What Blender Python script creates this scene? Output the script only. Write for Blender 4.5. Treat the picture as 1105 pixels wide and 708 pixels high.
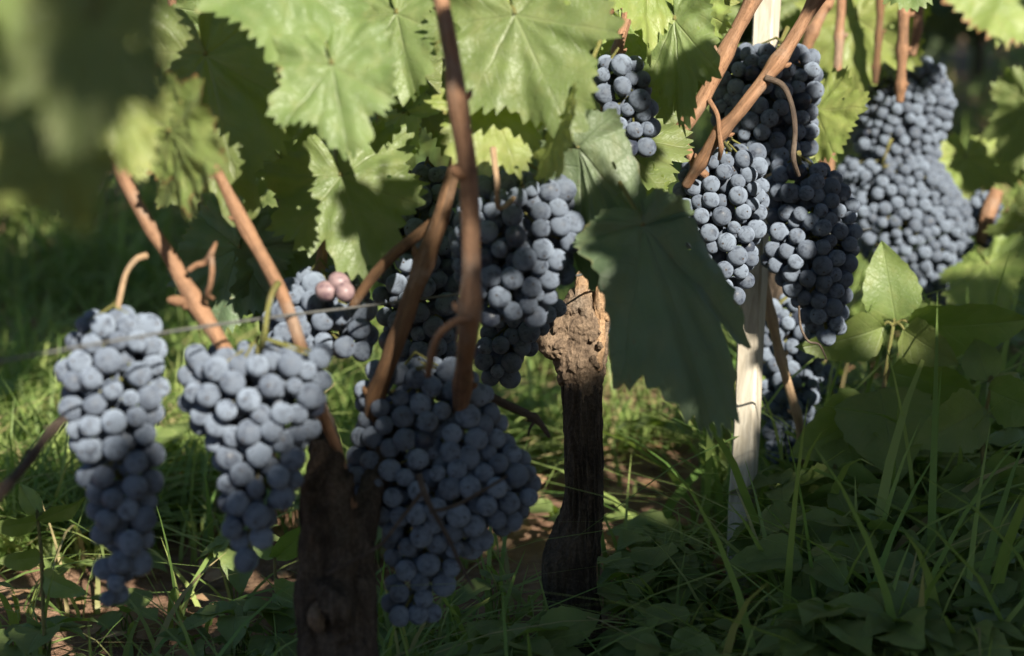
import bpy, bmesh, math, random
import numpy as np
from mathutils import Vector, Matrix, noise

for o in list(bpy.data.objects):
    bpy.data.objects.remove(o)
scene = bpy.context.scene
COL = scene.collection
R = math.radians

# ------------------------------------------------------------------ camera, sky, sun, exposure
CAM_H, PITCH, LENS = 0.55, R(10.6), 70.0
cam_d = bpy.data.cameras.new('camera')
cam_d.lens = LENS; cam_d.sensor_width = 36.0
cam_d.clip_start = 0.02; cam_d.clip_end = 600
cam_d.dof.use_dof = True
cam_d.dof.focus_distance = 1.53
cam_d.dof.aperture_fstop = 5.6
cam_d.dof.aperture_blades = 0
cam = bpy.data.objects.new('camera', cam_d); COL.objects.link(cam)
cam.location = (0, 0, CAM_H); cam.rotation_euler = (R(90) - PITCH, 0, 0)
scene.camera = cam

SUN = Vector((0.35, -0.80, 0.60)).normalized()        # towards the sun: behind the viewer, to the right, low
world = bpy.data.worlds.new('World'); scene.world = world; world.use_nodes = True
wn = world.node_tree.nodes; wl = world.node_tree.links
sky = wn.new('ShaderNodeTexSky'); sky.sky_type = 'NISHITA'; sky.sun_disc = False
sky.dust_density = 0.4; sky.ozone_density = 4.0; sky.air_density = 1.0
sky.sun_elevation = math.asin(SUN.z); sky.sun_rotation = math.atan2(SUN.x, SUN.y)
wl.new(sky.outputs[0], wn['Background'].inputs[0]); wn['Background'].inputs[1].default_value = 0.05
sun_d = bpy.data.lights.new('sun', 'SUN'); sun_d.energy = 5.0; sun_d.angle = R(0.53); sun_d.color = (1.0, 0.93, 0.80)
sun_o = bpy.data.objects.new('sun', sun_d); COL.objects.link(sun_o)
sun_o.rotation_euler = SUN.to_track_quat('Z', 'Y').to_euler(); sun_o.location = (2, -4, 3)
scene.view_settings.view_transform = 'Standard'; scene.view_settings.look = 'None'
scene.view_settings.gamma = 1; scene.view_settings.use_curve_mapping = False
scene.view_settings.exposure = 1.32
scene.cycles.max_bounces = 8; scene.cycles.transparent_max_bounces = 4

# ------------------------------------------------------------------ placing helpers
F = LENS / 36.0 * 1105
CAMP = Vector((0, 0, CAM_H))
FWD = Vector((0, math.cos(PITCH), -math.sin(PITCH))); UP = Vector((0, math.sin(PITCH), math.cos(PITCH))); RIGHT = Vector((1, 0, 0))
def P(px, py, d):
    return CAMP + d * (FWD + RIGHT * ((px - 552.5) / F) - UP * ((py - 354) / F))
def G(px, py, z=0.0):
    v = FWD + RIGHT * ((px - 552.5) / F) - UP * ((py - 354) / F)
    return CAMP + v * ((z - CAM_H) / v.z)
ROW0 = Vector((0.05, 1.55, 0)); ROWD = Vector((0.503, 0.864, 0)); ROWN = Vector((0.864, -0.503, 0))  # along the row, towards the sun side

# ------------------------------------------------------------------ object helpers
def obj(name, mesh, mats=None, parent=None):
    o = bpy.data.objects.new(name, mesh); COL.objects.link(o)
    if mats:
        for m in (mats if isinstance(mats, (list, tuple)) else [mats]):
            if mesh.materials.find(m.name) < 0: mesh.materials.append(m)
    if parent: o.parent = parent
    return o
def tag(o, label=None, cat=None, group=None, kind=None):
    if label: o['label'] = label
    if cat: o['category'] = cat
    if group: o['group'] = group
    if kind: o['kind'] = kind
    return o
def thing(name, label, cat, group=None):
    o = bpy.data.objects.new(name, None); COL.objects.link(o); o.empty_display_size = 0.05
    return tag(o, label, cat, group)

class MB:
    """collects vertices, faces, uv and material index, becomes ONE mesh"""
    def __init__(s): s.v = []; s.f = []; s.uv = []; s.mi = []
    def add(s, verts, faces, uvs, mi=0):
        b = len(s.v); s.v += [tuple(v) for v in verts]; s.uv += [tuple(u) for u in uvs]
        for f in faces: s.f.append(tuple(i + b for i in f)); s.mi.append(mi)
    def mesh(s, name, smooth=True):
        me = bpy.data.meshes.new(name); me.from_pydata(s.v, [], s.f)
        lay = me.uv_layers.new(name='UVMap')
        li = np.empty(len(me.loops), dtype=np.int32); me.loops.foreach_get('vertex_index', li)
        uv = np.array(s.uv, dtype=np.float32)[li]
        lay.data.foreach_set('uv', uv.ravel())
        me.polygons.foreach_set('material_index', np.array(s.mi, dtype=np.int32))
        if smooth: me.polygons.foreach_set('use_smooth', np.ones(len(me.polygons), dtype=bool))
        me.update(); return me

def catmull(pts, per=8):
    out = []
    n = len(pts)
    if n == 2: 
        a, b = pts
        return [a + (b - a) * (i / per) for i in range(per + 1)]
    for i in range(n - 1):
        p0 = pts[max(i - 1, 0)]; p1 = pts[i]; p2 = pts[i + 1]; p3 = pts[min(i + 2, n - 1)]
        for k in range(per):
            t = k / per
            out.append(0.5 * ((2 * p1) + (p2 - p0) * t + (2 * p0 - 5 * p1 + 4 * p2 - p3) * t * t + (3 * p1 - p0 - 3 * p2 + p3) * t ** 3))
    out.append(pts[-1].copy())
    return out

def tube(mb, pts, rads, seg=10, per=8, mi=0, rough=0.0, nodes=(), cap=True, seed=0):
    """swept tube; nodes = places (0..1) where the cane swells"""
    pts = [Vector(p) for p in pts]
    q = catmull(pts, per); m = len(q)
    rr = [rads[min(int(i / (m - 1) * (len(rads) - 1)), len(rads) - 2)] if len(rads) > 1 else rads[0] for i in range(m)]
    for i in range(m):
        x = i / (m - 1) * (len(rads) - 1); k = min(int(x), max(len(rads) - 2, 0)); t = x - k
        rr[i] = rads[k] * (1 - t) + rads[min(k + 1, len(rads) - 1)] * t
        for nd in nodes: rr[i] *= 1 + 0.30 * math.exp(-((i / (m - 1) - nd) * 30) ** 2)
    T0 = (q[1] - q[0]).normalized()
    n0 = T0.orthogonal().normalized(); vs, uv = [], []; L = 0
    prevT = T0
    for i in range(m):
        T = (q[min(i + 1, m - 1)] - q[max(i - 1, 0)]).normalized()
        rot = prevT.rotation_difference(T); n0 = rot @ n0; prevT = T
        b0 = T.cross(n0)
        if i: L += (q[i] - q[i - 1]).length
        for j in range(seg):
            a = 2 * math.pi * j / seg
            r = rr[i]
            if rough: r *= 1 + rough * noise.noise(Vector((math.cos(a) * 1.7, math.sin(a) * 1.7, L * 60)) + Vector((seed * 7.1, 0, 0)))
            vs.append(q[i] + (n0 * math.cos(a) + b0 * math.sin(a)) * r); uv.append((j / seg, L))
    fs = [(i * seg + j, i * seg + (j + 1) % seg, (i + 1) * seg + (j + 1) % seg, (i + 1) * seg + j) for i in range(m - 1) for j in range(seg)]
    if cap:
        vs.append(q[0] - prevT * 0); uv.append((0.5, 0)); c0 = len(vs) - 1
        vs.append(q[-1] + prevT * rr[-1] * 0.35); uv.append((0.5, L)); c1 = len(vs) - 1
        for j in range(seg):
            fs.append((c0, (j + 1) % seg, j)); fs.append((c1, (m - 1) * seg + j, (m - 1) * seg + (j + 1) % seg))
    mb.add(vs, fs, uv, mi)

# ------------------------------------------------------------------ materials
class NT:
    def __init__(s, name):
        s.m = bpy.data.materials.new(name); s.m.use_nodes = True
        s.t = s.m.node_tree; s.n = s.t.nodes; s.n.clear()
        s.out = s.n.new('ShaderNodeOutputMaterial')
    def new(s, typ, **kw):
        nd = s.n.new(typ)
        for k, v in kw.items(): setattr(nd, k, v)
        return nd
    def set(s, sock, v):
        if isinstance(v, (int, float)): sock.default_value = v
        elif isinstance(v, (tuple, list)): sock.default_value = (list(v) + [1.0])[:len(sock.default_value)]
        else: s.t.links.new(v, sock)
    def math(s, op, a, b=0.0, c=0.0, clamp=False):
        nd = s.new('ShaderNodeMath', operation=op, use_clamp=clamp)
        s.set(nd.inputs[0], a); s.set(nd.inputs[1], b)
        if len(nd.inputs) > 2: s.set(nd.inputs[2], c)
        return nd.outputs[0]
    def mix(s, f, a, b, blend='MIX'):
        nd = s.new('ShaderNodeMix', data_type='RGBA', blend_type=blend)
        s.set(nd.inputs[0], f); s.set(nd.inputs[6], a); s.set(nd.inputs[7], b)
        return nd.outputs[2]
    def noise(s, vec, scale, detail=3, rough=0.55, dist=0.0):
        nd = s.new('ShaderNodeTexNoise'); nd.inputs['Scale'].default_value = scale; nd.inputs['Detail'].default_value = detail
        nd.inputs['Roughness'].default_value = rough; nd.inputs['Distortion'].default_value = dist
        if vec is not None: s.t.links.new(vec, nd.inputs['Vector'])
        return nd.outputs[0]
    def vor(s, vec, scale, feat='F1'):
        nd = s.new('ShaderNodeTexVoronoi', feature=feat); nd.inputs['Scale'].default_value = scale
        s.t.links.new(vec, nd.inputs['Vector']); return nd.outputs[0]
    def map(s, vec, sc, loc=(0, 0, 0)):
        nd = s.new('ShaderNodeMapping'); nd.inputs['Scale'].default_value = sc; nd.inputs['Location'].default_value = loc
        s.t.links.new(vec, nd.inputs['Vector']); return nd.outputs[0]
    def ramp(s, f, a, b, lo=0.0, hi=1.0):
        nd = s.new('ShaderNodeMapRange', interpolation_type='SMOOTHSTEP'); s.set(nd.inputs[0], f)
        for i, v in enumerate((a, b, lo, hi)): nd.inputs[i + 1].default_value = v
        return nd.outputs[0]
    def bump(s, h, strength, dist):
        nd = s.new('ShaderNodeBump'); nd.inputs['Strength'].default_value = strength; nd.inputs['Distance'].default_value = dist
        s.t.links.new(h, nd.inputs['Height']); return nd.outputs[0]
    def princ(s, col, rough=0.6, spec=0.3, normal=None, **kw):
        nd = s.new('ShaderNodeBsdfPrincipled'); s.set(nd.inputs['Base Color'], col); s.set(nd.inputs['Roughness'], rough)
        s.set(nd.inputs['Specular IOR Level'], spec)
        if normal is not None: s.t.links.new(normal, nd.inputs['Normal'])
        for k, v in kw.items(): s.set(nd.inputs[k], v)
        return nd.outputs[0]
    def done(s, shader):
        s.t.links.new(shader, s.out.inputs[0]); return s.m
    def obco(s): return s.new('ShaderNodeTexCoord').outputs['Object']
    def uvco(s): return s.new('ShaderNodeTexCoord').outputs['UV']
    def rnd(s): return s.new('ShaderNodeObjectInfo').outputs['Random']

def leaf_material(name, base, dark, trans, vein, margin=None, spot=0.0, palmate=True, tf=0.36, rough=0.36, spec=0.5, holes=True):
    s = NT(name); uv = s.uvco(); sep = s.new('ShaderNodeSeparateXYZ'); s.t.links.new(uv, sep.inputs[0])
    x, y = sep.outputs[0], sep.outputs[1]
    wv = s.math('MULTIPLY', s.math('SUBTRACT', s.noise(uv, 3.0, 2), 0.5), 0.16)
    if palmate:
        a = s.math('ADD', s.math('ABSOLUTE', s.math('ARCTAN2', x, y)), wv)
        r = s.math('SQRT', s.math('ADD', s.math('MULTIPLY', x, x), s.math('MULTIPLY', y, y)))
        d0 = s.math('ABSOLUTE', a); d1 = s.math('ABSOLUTE', s.math('SUBTRACT', a, 0.92)); d2 = s.math('ABSOLUTE', s.math('SUBTRACT', a, 1.95))
        dl = s.math('MINIMUM', s.math('MINIMUM', d0, d1), d2)
        p = s.math('MULTIPLY', r, s.math('COSINE', dl)); q = s.math('MULTIPLY', r, s.math('SINE', dl))
        sp = 0.13
    else:
        p = y; q = s.math('ABSOLUTE', s.math('ADD', x, s.math('MULTIPLY', wv, 0.15))); sp = 0.14
        r = p
    wid = s.math('MULTIPLY_ADD', p, -0.012, 0.020)
    main = s.math('SUBTRACT', 1.0, s.math('DIVIDE', q, s.math('MAXIMUM', wid, 0.006)), clamp=True)
    fr = s.math('FRACT', s.math('DIVIDE', s.math('SUBTRACT', p, s.math('MULTIPLY', q, 0.95)), sp))
    tri = s.math('MULTIPLY', s.math('ABSOLUTE', s.math('SUBTRACT', fr, 0.5)), 2.0)
    sec = s.math('MULTIPLY', s.ramp(tri, 0.86, 1.0), 0.55)
    net = s.math('MULTIPLY', s.ramp(s.vor(uv, 26, 'DISTANCE_TO_EDGE'), 0.07, 0.0), 0.22)
    veins = s.math('MAXIMUM', s.math('MAXIMUM', main, sec), net, clamp=True)
    ob = s.obco()
    n1 = s.ramp(s.noise(ob, 22, 4), 0.3, 0.7); n2 = s.noise(uv, 4.5, 4)
    rd = s.rnd()
    col = s.mix(n1, dark, base)
    col = s.mix(s.math('MULTIPLY', s.ramp(n2, 0.45, 0.75), 0.45), col, (base[0] * 1.35, base[1] * 1.12, base[2] * 0.8))
    col = s.mix(s.math('MULTIPLY', veins, 0.36), col, vein)
    hsv = s.new('ShaderNodeHueSaturation'); s.set(hsv.inputs['Hue'], s.math('MULTIPLY_ADD', rd, 0.03, 0.485))
    s.set(hsv.inputs['Value'], s.math('MULTIPLY_ADD', rd, 0.3, 0.85)); s.set(hsv.inputs['Saturation'], s.math('MULTIPLY_ADD', n2, -0.3, 1.1)); s.t.links.new(col, hsv.inputs['Color'])
    col = hsv.outputs[0]
    brown = (0.16, 0.075, 0.035)
    sm = s.ramp(s.noise(uv, 11, 4, 0.65), 0.665 - spot, 0.72 - spot)
    col = s.mix(s.math('MULTIPLY', sm, 0.6), col, brown)
    if palmate and not margin:
        at = s.new('ShaderNodeAttribute', attribute_name='edge')
        ed = s.math('ADD', at.outputs['Fac'], s.math('MULTIPLY', s.math('SUBTRACT', s.noise(uv, 2.6, 4), 0.5), 0.55))
        col = s.mix(s.ramp(ed, 1.0, 1.10, 0, 0.75), col, (0.24, 0.19, 0.07))
    if margin:
        # dry margin: the uv radius is stored un-serrated, so it follows the leaf edge
        at = s.new('ShaderNodeAttribute', attribute_name='edge')
        ed = s.math('ADD', at.outputs['Fac'], s.math('MULTIPLY', s.math('SUBTRACT', s.noise(uv, 6, 4), 0.5), 0.5))
        col = s.mix(s.ramp(ed, 0.92, 1.02), col, margin)
    geo = s.new('ShaderNodeNewGeometry')
    under = s.mix(0.5, col, (0.17, 0.22, 0.13))
    colf = s.mix(geo.outputs['Backfacing'], col, under)
    h = s.math('ADD', s.math('MULTIPLY', veins, -1.0), s.math('MULTIPLY', s.noise(uv, 17, 3), 0.9))
    bp = s.bump(h, 0.40, 0.0020)
    pr = s.princ(colf, s.math('MULTIPLY_ADD', n2, 0.2, rough), spec, bp)
    tr = s.new('ShaderNodeBsdfTranslucent'); s.set(tr.inputs[0], s.mix(s.math('MULTIPLY', veins, 0.4), trans, (trans[0] * 0.5, trans[1] * 0.5, trans[2] * 0.4)))
    mx = s.new('ShaderNodeMixShader'); mx.inputs[0].default_value = tf
    s.t.links.new(pr, mx.inputs[1]); s.t.links.new(tr.outputs[0], mx.inputs[2])
    if not palmate or not holes: return s.done(mx.outputs[0])
    tp = s.new('ShaderNodeBsdfTransparent'); hm = s.new('ShaderNodeMixShader')                 # a few holes eaten by insects
    s.set(hm.inputs[0], s.math('GREATER_THAN', s.noise(s.map(uv, (1, 1, 1), (5, 3, 0)), 7.5, 1), 0.735))
    s.t.links.new(mx.outputs[0], hm.inputs[1]); s.t.links.new(tp.outputs[0], hm.inputs[2])
    return s.done(hm.outputs[0])

M = {}
M['leaf'] = leaf_material('vine_leaf_mature', (0.172, 0.224, 0.072), (0.115, 0.163, 0.047), (0.24, 0.34, 0.035), (0.30, 0.34, 0.16))
M['dusky'] = leaf_material('vine_leaf_shade_tint', (0.140, 0.200, 0.100), (0.098, 0.150, 0.078), (0.09, 0.17, 0.03), (0.15, 0.20, 0.12), spot=0.03, tf=0.30, rough=0.40)  # leaf green darkened and blued, shade and sky sheen put into the colour
M['young'] = leaf_material('vine_leaf_young', (0.27, 0.33, 0.085), (0.19, 0.26, 0.06), (0.34, 0.44, 0.04), (0.36, 0.38, 0.16))
M['autumn'] = leaf_material('vine_leaf_red_margin', (0.25, 0.31, 0.085), (0.18, 0.24, 0.06), (0.30, 0.38, 0.04), (0.33, 0.34, 0.15), margin=(0.25, 0.12, 0.06), spot=0.03)
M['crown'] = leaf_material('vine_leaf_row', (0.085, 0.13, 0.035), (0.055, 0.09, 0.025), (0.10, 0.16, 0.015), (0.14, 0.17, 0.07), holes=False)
M['weed'] = leaf_material('weed_leaf', (0.20, 0.265, 0.075), (0.13, 0.19, 0.055), (0.22, 0.34, 0.03), (0.24, 0.30, 0.12), palmate=False)

def grape_material():
    s = NT('grape_skin'); ob = s.obco(); rd = s.rnd(); uv = s.uvco()
    off = s.new('ShaderNodeVectorMath', operation='ADD'); s.t.links.new(ob, off.inputs[0])
    cmb = s.new('ShaderNodeCombineXYZ'); s.set(cmb.inputs[0], s.math('MULTIPLY', rd, 7.3)); s.set(cmb.inputs[1], s.math('MULTIPLY', rd, 3.1))
    s.t.links.new(cmb.outputs[0], off.inputs[1]); v = off.outputs[0]
    n1 = s.noise(v, 150, 5, 0.6, 0.4); n2 = s.noise(v, 420, 4, 0.65); n3 = s.noise(v, 1300, 2)
    rub = s.ramp(s.noise(v, 210, 2, 0.5, 1.2), 0.56, 0.68)                # rubbed patches with little bloom
    bloom = s.math('MULTIPLY', s.ramp(n1, 0.16, 0.56), s.math('MULTIPLY_ADD', rub, -0.42, 1.0))
    bloom = s.math('MULTIPLY', bloom, s.math('MULTIPLY_ADD', n2, 0.5, 0.72), clamp=True)
    bare = s.ramp(rd, 0.012, 0.03, 0.25, 1.0)                             # a few berries lost their bloom
    bloom = s.math('MULTIPLY', bloom, bare)
    bloom = s.math('MULTIPLY', bloom, s.math('MULTIPLY_ADD', s.math('FRACT', s.math('MULTIPLY', rd, 17.3)), 0.55, 0.58), clamp=True)
    col = s.mix(bloom, (0.009, 0.011, 0.024), (0.172, 0.205, 0.258))
    sep = s.new('ShaderNodeSeparateXYZ'); s.t.links.new(uv, sep.inputs[0])
    dot = s.ramp(sep.outputs[1], 0.045, 0.020)
    col = s.mix(dot, col, (0.05, 0.035, 0.025))
    bp = s.bump(s.math('ADD', n2, s.math('MULTIPLY', n3, 0.4)), 0.16, 0.0012)
    rough = s.math('MULTIPLY_ADD', bloom, 0.62, 0.30)
    return s.done(s.princ(col, rough, s.math('MULTIPLY_ADD', bloom, -0.34, 0.42), bp, **{'Diffuse Roughness': 0.9}))
M['grape'] = grape_material()

def pink_material():
    s = NT('grape_skin_pink'); ob = s.obco(); n = s.noise(ob, 160, 4)
    col = s.mix(s.ramp(n, 0.35, 0.7), (0.24, 0.165, 0.165), (0.10, 0.06, 0.075))
    return s.done(s.princ(col, 0.45, 0.35, s.bump(n, 0.2, 0.001)))
M['pink'] = pink_material()

def cane_material(name, a, b, c, rough=0.6):
    s = NT(name); uv = s.uvco(); ob = s.obco()
    st = s.noise(s.map(uv, (34, 60, 1)), 1.0, 4, 0.6); st2 = s.noise(s.map(uv, (9, 14, 1)), 1.0, 3)
    dots = s.ramp(s.noise(ob, 900, 2), 0.60, 0.72); big = s.noise(ob, 34, 4, 0.6); fine = s.noise(s.map(uv, (60, 160, 1)), 1.0, 3)
    col = s.mix(s.ramp(st, 0.3, 0.7), a, b); col = s.mix(s.ramp(st2, 0.42, 0.7), col, c)
    col = s.mix(s.ramp(big, 0.52, 0.72, 0, 0.65), col, (a[0] * 0.55, a[1] * 0.62, a[2] * 0.7))
    col = s.mix(s.ramp(big, 0.46, 0.30, 0, 0.45), col, (0.30, 0.24, 0.19))
    col = s.mix(s.ramp(fine, 0.60, 0.72, 0, 0.5), col, (a[0] * 0.4, a[1] * 0.4, a[2] * 0.4))
    col = s.mix(s.math('MULTIPLY', dots, 0.55), col, (a[0] * 0.35, a[1] * 0.3, a[2] * 0.3))
    h = s.math('ADD', st, s.math('ADD', s.math('MULTIPLY', dots, -0.4), s.math('MULTIPLY', fine, 0.5)))
    return s.done(s.princ(col, rough, 0.25, s.bump(h, 0.8, 0.0016)))
M['cane'] = cane_material('cane_bark', (0.20, 0.105, 0.058), (0.37, 0.205, 0.115), (0.24, 0.14, 0.085))
M['oldcane'] = cane_material('old_cane_bark', (0.13, 0.068, 0.035), (0.21, 0.115, 0.055), (0.10, 0.06, 0.035), 0.75)
M['palecane'] = cane_material('pale_cane_bark', (0.36, 0.24, 0.14), (0.48, 0.34, 0.21), (0.30, 0.19, 0.11))
M['greenstem'] = cane_material('green_stem', (0.15, 0.17, 0.05), (0.22, 0.22, 0.07), (0.20, 0.12, 0.05), 0.5)
M['twig'] = cane_material('dry_twig', (0.075, 0.055, 0.042), (0.13, 0.095, 0.07), (0.05, 0.036, 0.028), 0.8)

def bark_material(name, a, b, c):
    s = NT(name); ob = s.obco()
    st = s.noise(s.map(ob, (130, 130, 16)), 1.0, 6, 0.65, 0.6); gr = s.noise(ob, 420, 4, 0.7); pa = s.noise(ob, 26, 3)
    col = s.mix(s.ramp(st, 0.3, 0.68), a, b); col = s.mix(s.ramp(pa, 0.55, 0.8), col, c)
    col = s.mix(s.ramp(gr, 0.62, 0.4, 0.0, 0.45), col, (a[0] * 0.4, a[1] * 0.4, a[2] * 0.4))
    return s.done(s.princ(col, 0.9, 0.15, s.bump(s.math('ADD', st, s.math('MULTIPLY', gr, 0.6)), 0.9, 0.004)))
M['bark'] = bark_material('trunk_bark', (0.040, 0.030, 0.023), (0.125, 0.095, 0.072), (0.09, 0.075, 0.058))
M['burl'] = bark_material('burl_bark', (0.12, 0.085, 0.06), (0.28, 0.20, 0.135), (0.22, 0.175, 0.135))
M['cut'] = bark_material('cut_wood', (0.33, 0.20, 0.11), (0.45, 0.30, 0.18), (0.30, 0.26, 0.22))

def stake_material():
    s = NT('stake_wood'); ob = s.obco()
    g = s.noise(s.map(ob, (160, 160, 7)), 1.0, 5, 0.6, 0.5); d = s.noise(ob, 9, 4); k = s.noise(s.map(ob, (90, 90, 30)), 1.0, 4)
    col = s.mix(s.ramp(g, 0.32, 0.66), (0.34, 0.30, 0.235), (0.50, 0.455, 0.375)); col = s.mix(s.ramp(d, 0.55, 0.8, 0, 0.6), col, (0.30, 0.26, 0.20))
    col = s.mix(s.ramp(k, 0.66, 0.74, 0, 0.7), col, (0.14, 0.11, 0.08))
    return s.done(s.princ(col, 0.7, 0.25, s.bump(g, 0.6, 0.0015)))
M['stake'] = stake_material()
def simple(name, a, b, scale, rough, spec=0.3, metal=0.0, bump=0.3, dist=0.002):
    s = NT(name); ob = s.obco(); n = s.noise(ob, scale, 4); return s.done(s.princ(s.mix(s.ramp(n, 0.3, 0.7), a, b), rough, spec, s.bump(n, bump, dist), Metallic=metal))
M['wire'] = simple('galvanised_wire', (0.17, 0.17, 0.165), (0.25, 0.25, 0.24), 300, 0.45, 0.5, 0.6)

def grass_material(name, a, b, t):
    s = NT(name); uv = s.uvco(); sep = s.new('ShaderNodeSeparateXYZ'); s.t.links.new(uv, sep.inputs[0])
    rnd_ = sep.outputs[0]
    col = s.mix(rnd_, a, b)
    dry = s.ramp(s.math('FRACT', s.math('MULTIPLY', rnd_, 37.7)), 0.88, 0.93)
    col = s.mix(dry, col, (0.36, 0.29, 0.15))
    pr = s.princ(col, 0.5, 0.3)
    tr = s.new('ShaderNodeBsdfTranslucent'); s.set(tr.inputs[0], t)
    mx = s.new('ShaderNodeMixShader'); mx.inputs[0].default_value = 0.35
    s.t.links.new(pr, mx.inputs[1]); s.t.links.new(tr.outputs[0], mx.inputs[2]); return s.done(mx.outputs[0])
M['grass'] = grass_material('grass_blade', (0.10, 0.19, 0.045), (0.31, 0.37, 0.12), (0.34, 0.47, 0.08))

def soil_material():
    s = NT('soil'); ob = s.obco()
    n1 = s.noise(ob, 3.0, 5, 0.6); n2 = s.noise(ob, 26, 6, 0.65); n3 = s.noise(ob, 150, 4, 0.7)
    col = s.mix(s.ramp(n2, 0.3, 0.7), (0.17, 0.095, 0.060), (0.31, 0.195, 0.130))
    col = s.mix(s.ramp(n1, 0.52, 0.70, 0, 0.7), col, (0.085, 0.085, 0.035))
    col = s.mix(s.ramp(n3, 0.62, 0.75, 0, 0.5), col, (0.36, 0.27, 0.19))
    h = s.math('ADD', n2, s.math('MULTIPLY', n3, 0.45))
    return s.done(s.princ(col, 0.95, 0.1, s.bump(h, 0.9, 0.02)))
M['soil'] = soil_material()
M['litter'] = simple('dry_litter', (0.22, 0.12, 0.065), (0.34, 0.22, 0.13), 60, 0.85, 0.15)

# ------------------------------------------------------------------ leaves
LOBES = [(0, 1.0), (16, 0.86), (30, 0.74), (40, 0.76), (54, 0.90), (66, 0.82), (82, 0.65), (94, 0.67), (112, 0.76), (128, 0.70), (148, 0.58), (164, 0.46), (173, 0.26), (180, 0.10)]
def lobe_r(deg, jit):
    a = abs(deg)
    for i in range(len(LOBES) - 1):
        if LOBES[i][0] <= a <= LOBES[i + 1][0]:
            t = (a - LOBES[i][0]) / (LOBES[i + 1][0] - LOBES[i][0]); t = t * t * (3 - 2 * t)
            r0 = LOBES[i][1] * jit[i]; r1 = LOBES[i + 1][1] * jit[i + 1]
            return r0 * (1 - t) + r1 * t
    return 0.1
def leaf_grid(rng, NT_=252, NR=15, cup=0.12, wave=0.06, fold=0.12, droop=0.15, curl=0.0, teeth=0.075, width=1.0, back=1.0):
    jl = [1 + rng.uniform(-0.12, 0.12) for _ in LOBES]; jr = [1 + rng.uniform(-0.12, 0.12) for _ in LOBES]
    jr[0] = jl[0]; jr[-1] = jl[-1]
    ph = [rng.uniform(0, 6.28) for _ in range(4)]; off = Vector((rng.uniform(0, 50), rng.uniform(0, 50), 0))
    vs, uv, ed = [], [], []
    vs.append((0, 0, 0)); uv.append((0, 0)); ed.append(0)
    ntooth = 23
    for k in range(1, NR + 1):
        rho = (k / NR) ** 0.85
        for j in range(NT_):
            a = -180 + 360 * j / NT_
            jit = jl if a < 0 else jr
            r = lobe_r(a, jit)
            f = (abs(a) / 180 * ntooth + 0.35 * math.sin(abs(a) * 0.09 + ph[0])) % 1.0
            tooth = (f if f < 0.72 else (1 - f) / 0.28 * 0.72) / 0.72           # teeth lean towards the tip
            amp = teeth * (0.6 + 0.8 * (noise.noise(Vector((a * 0.05, ph[1], 0))) * 0.5 + 0.5))
            rr = r * rho * (1 + (amp * (0.5 - tooth) * -1.6) * rho ** 7)
            th = math.radians(a)
            x = rr * math.sin(th) * width; y = rr * math.cos(th)
            if y < 0: y *= back
            ax = abs(x)
            z = cup * (rr * rr) - fold * ax * 0.9 - droop * max(y, 0) ** 2
            z += wave * rho ** 2 * (math.sin(3.0 * th + ph[1]) * 0.6 + math.sin(7 * th + ph[2]) * 0.55 + 0.45 * math.sin(13 * th + ph[3]))
            z += 0.055 * noise.noise(Vector((x * 3.2, y * 3.2, 0)) + off) * rho + 0.022 * noise.noise(Vector((x * 8, y * 8, 3)) + off)
            z += -curl * max(0, ax - 0.25) ** 2
            dv = 9
            for va in (0.0, 0.92, 1.95): dv = min(dv, abs(abs(th) - va))
            z += 0.022 * min(1, dv * rr * 7) * (1 - 0.3 * rho)                # blistered between the veins
            vs.append((x, y, z)); uv.append((rr * math.sin(th), rr * math.cos(th))); ed.append(rho)
    fs = [(0, 1 + (j + 1) % NT_, 1 + j) for j in range(NT_)]
    for k in range(NR - 1):
        b0 = 1 + k * NT_; b1 = b0 + NT_
        for j in range(NT_):
            j2 = (j + 1) % NT_
            fs.append((b0 + j, b0 + j2, b1 + j2, b1 + j))
    return vs, fs, uv, ed

def frame_from(base, tip, roll, facing=None):
    y = (tip - base); L = y.length; y.normalize()
    n = (CAMP - base).normalized() if facing is None else facing.normalized()
    n = (n - y * n.dot(y)).normalized()
    n = Matrix.Rotation(roll, 3, y) @ n
    x = y.cross(n)
    m = Matrix((x, y, n)).transposed()
    return m, L

leafcount = [0]
def vine_leaf(parent, base, tip, roll=0, mat='leaf', width=1.0, cup=0.10, wave=0.06, fold=0.08, droop=0.15, curl=0.0, back=0.85, teeth=0.075, petiole=True, seed=None, label=None, facing=None, pet_dir=None):
    leafcount[0] += 1
    rng = random.Random(seed if seed is not None else leafcount[0] * 31 + 5)
    base = Vector(base); tip = Vector(tip)
    m, L = frame_from(base, tip, R(roll), facing)
    vs, fs, uv, ed = leaf_grid(rng, cup=cup, wave=wave, fold=fold, droop=droop, curl=curl, width=width, back=back, teeth=teeth)
    mb = MB(); W = [base + m @ (Vector(v) * L) for v in vs]
    mb.add(W, fs, uv, 0); pm = None
    if petiole:
        n = m @ Vector((0, 0, 1)); y = m @ Vector((0, 1, 0))
        pd = Vector(pet_dir) if pet_dir else (-n * 0.7 - y * 0.35 + Vector((0, 0, 0.5)))
        pd.normalize()
        p1 = base + (pd * 0.5 - y * 0.3) * L * 0.3; p2 = base + pd * L * 0.75
        pm = MB(); tube(pm, [base + n * 0.0005, p1, p2], [0.0016, 0.0015, 0.0019], seg=6, per=5)
    me = mb.mesh('leaf')
    at = me.attributes.new('edge', 'FLOAT', 'POINT'); e = np.zeros(len(me.vertices), dtype=np.float32); e[:len(ed)] = ed; at.data.foreach_set('value', e)
    o = obj('leaf', me, M[mat], parent)
    if pm: obj('petiole', pm.mesh('petiole'), M['greenstem'], o)
    if label: o['label'] = label
    return o

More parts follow.
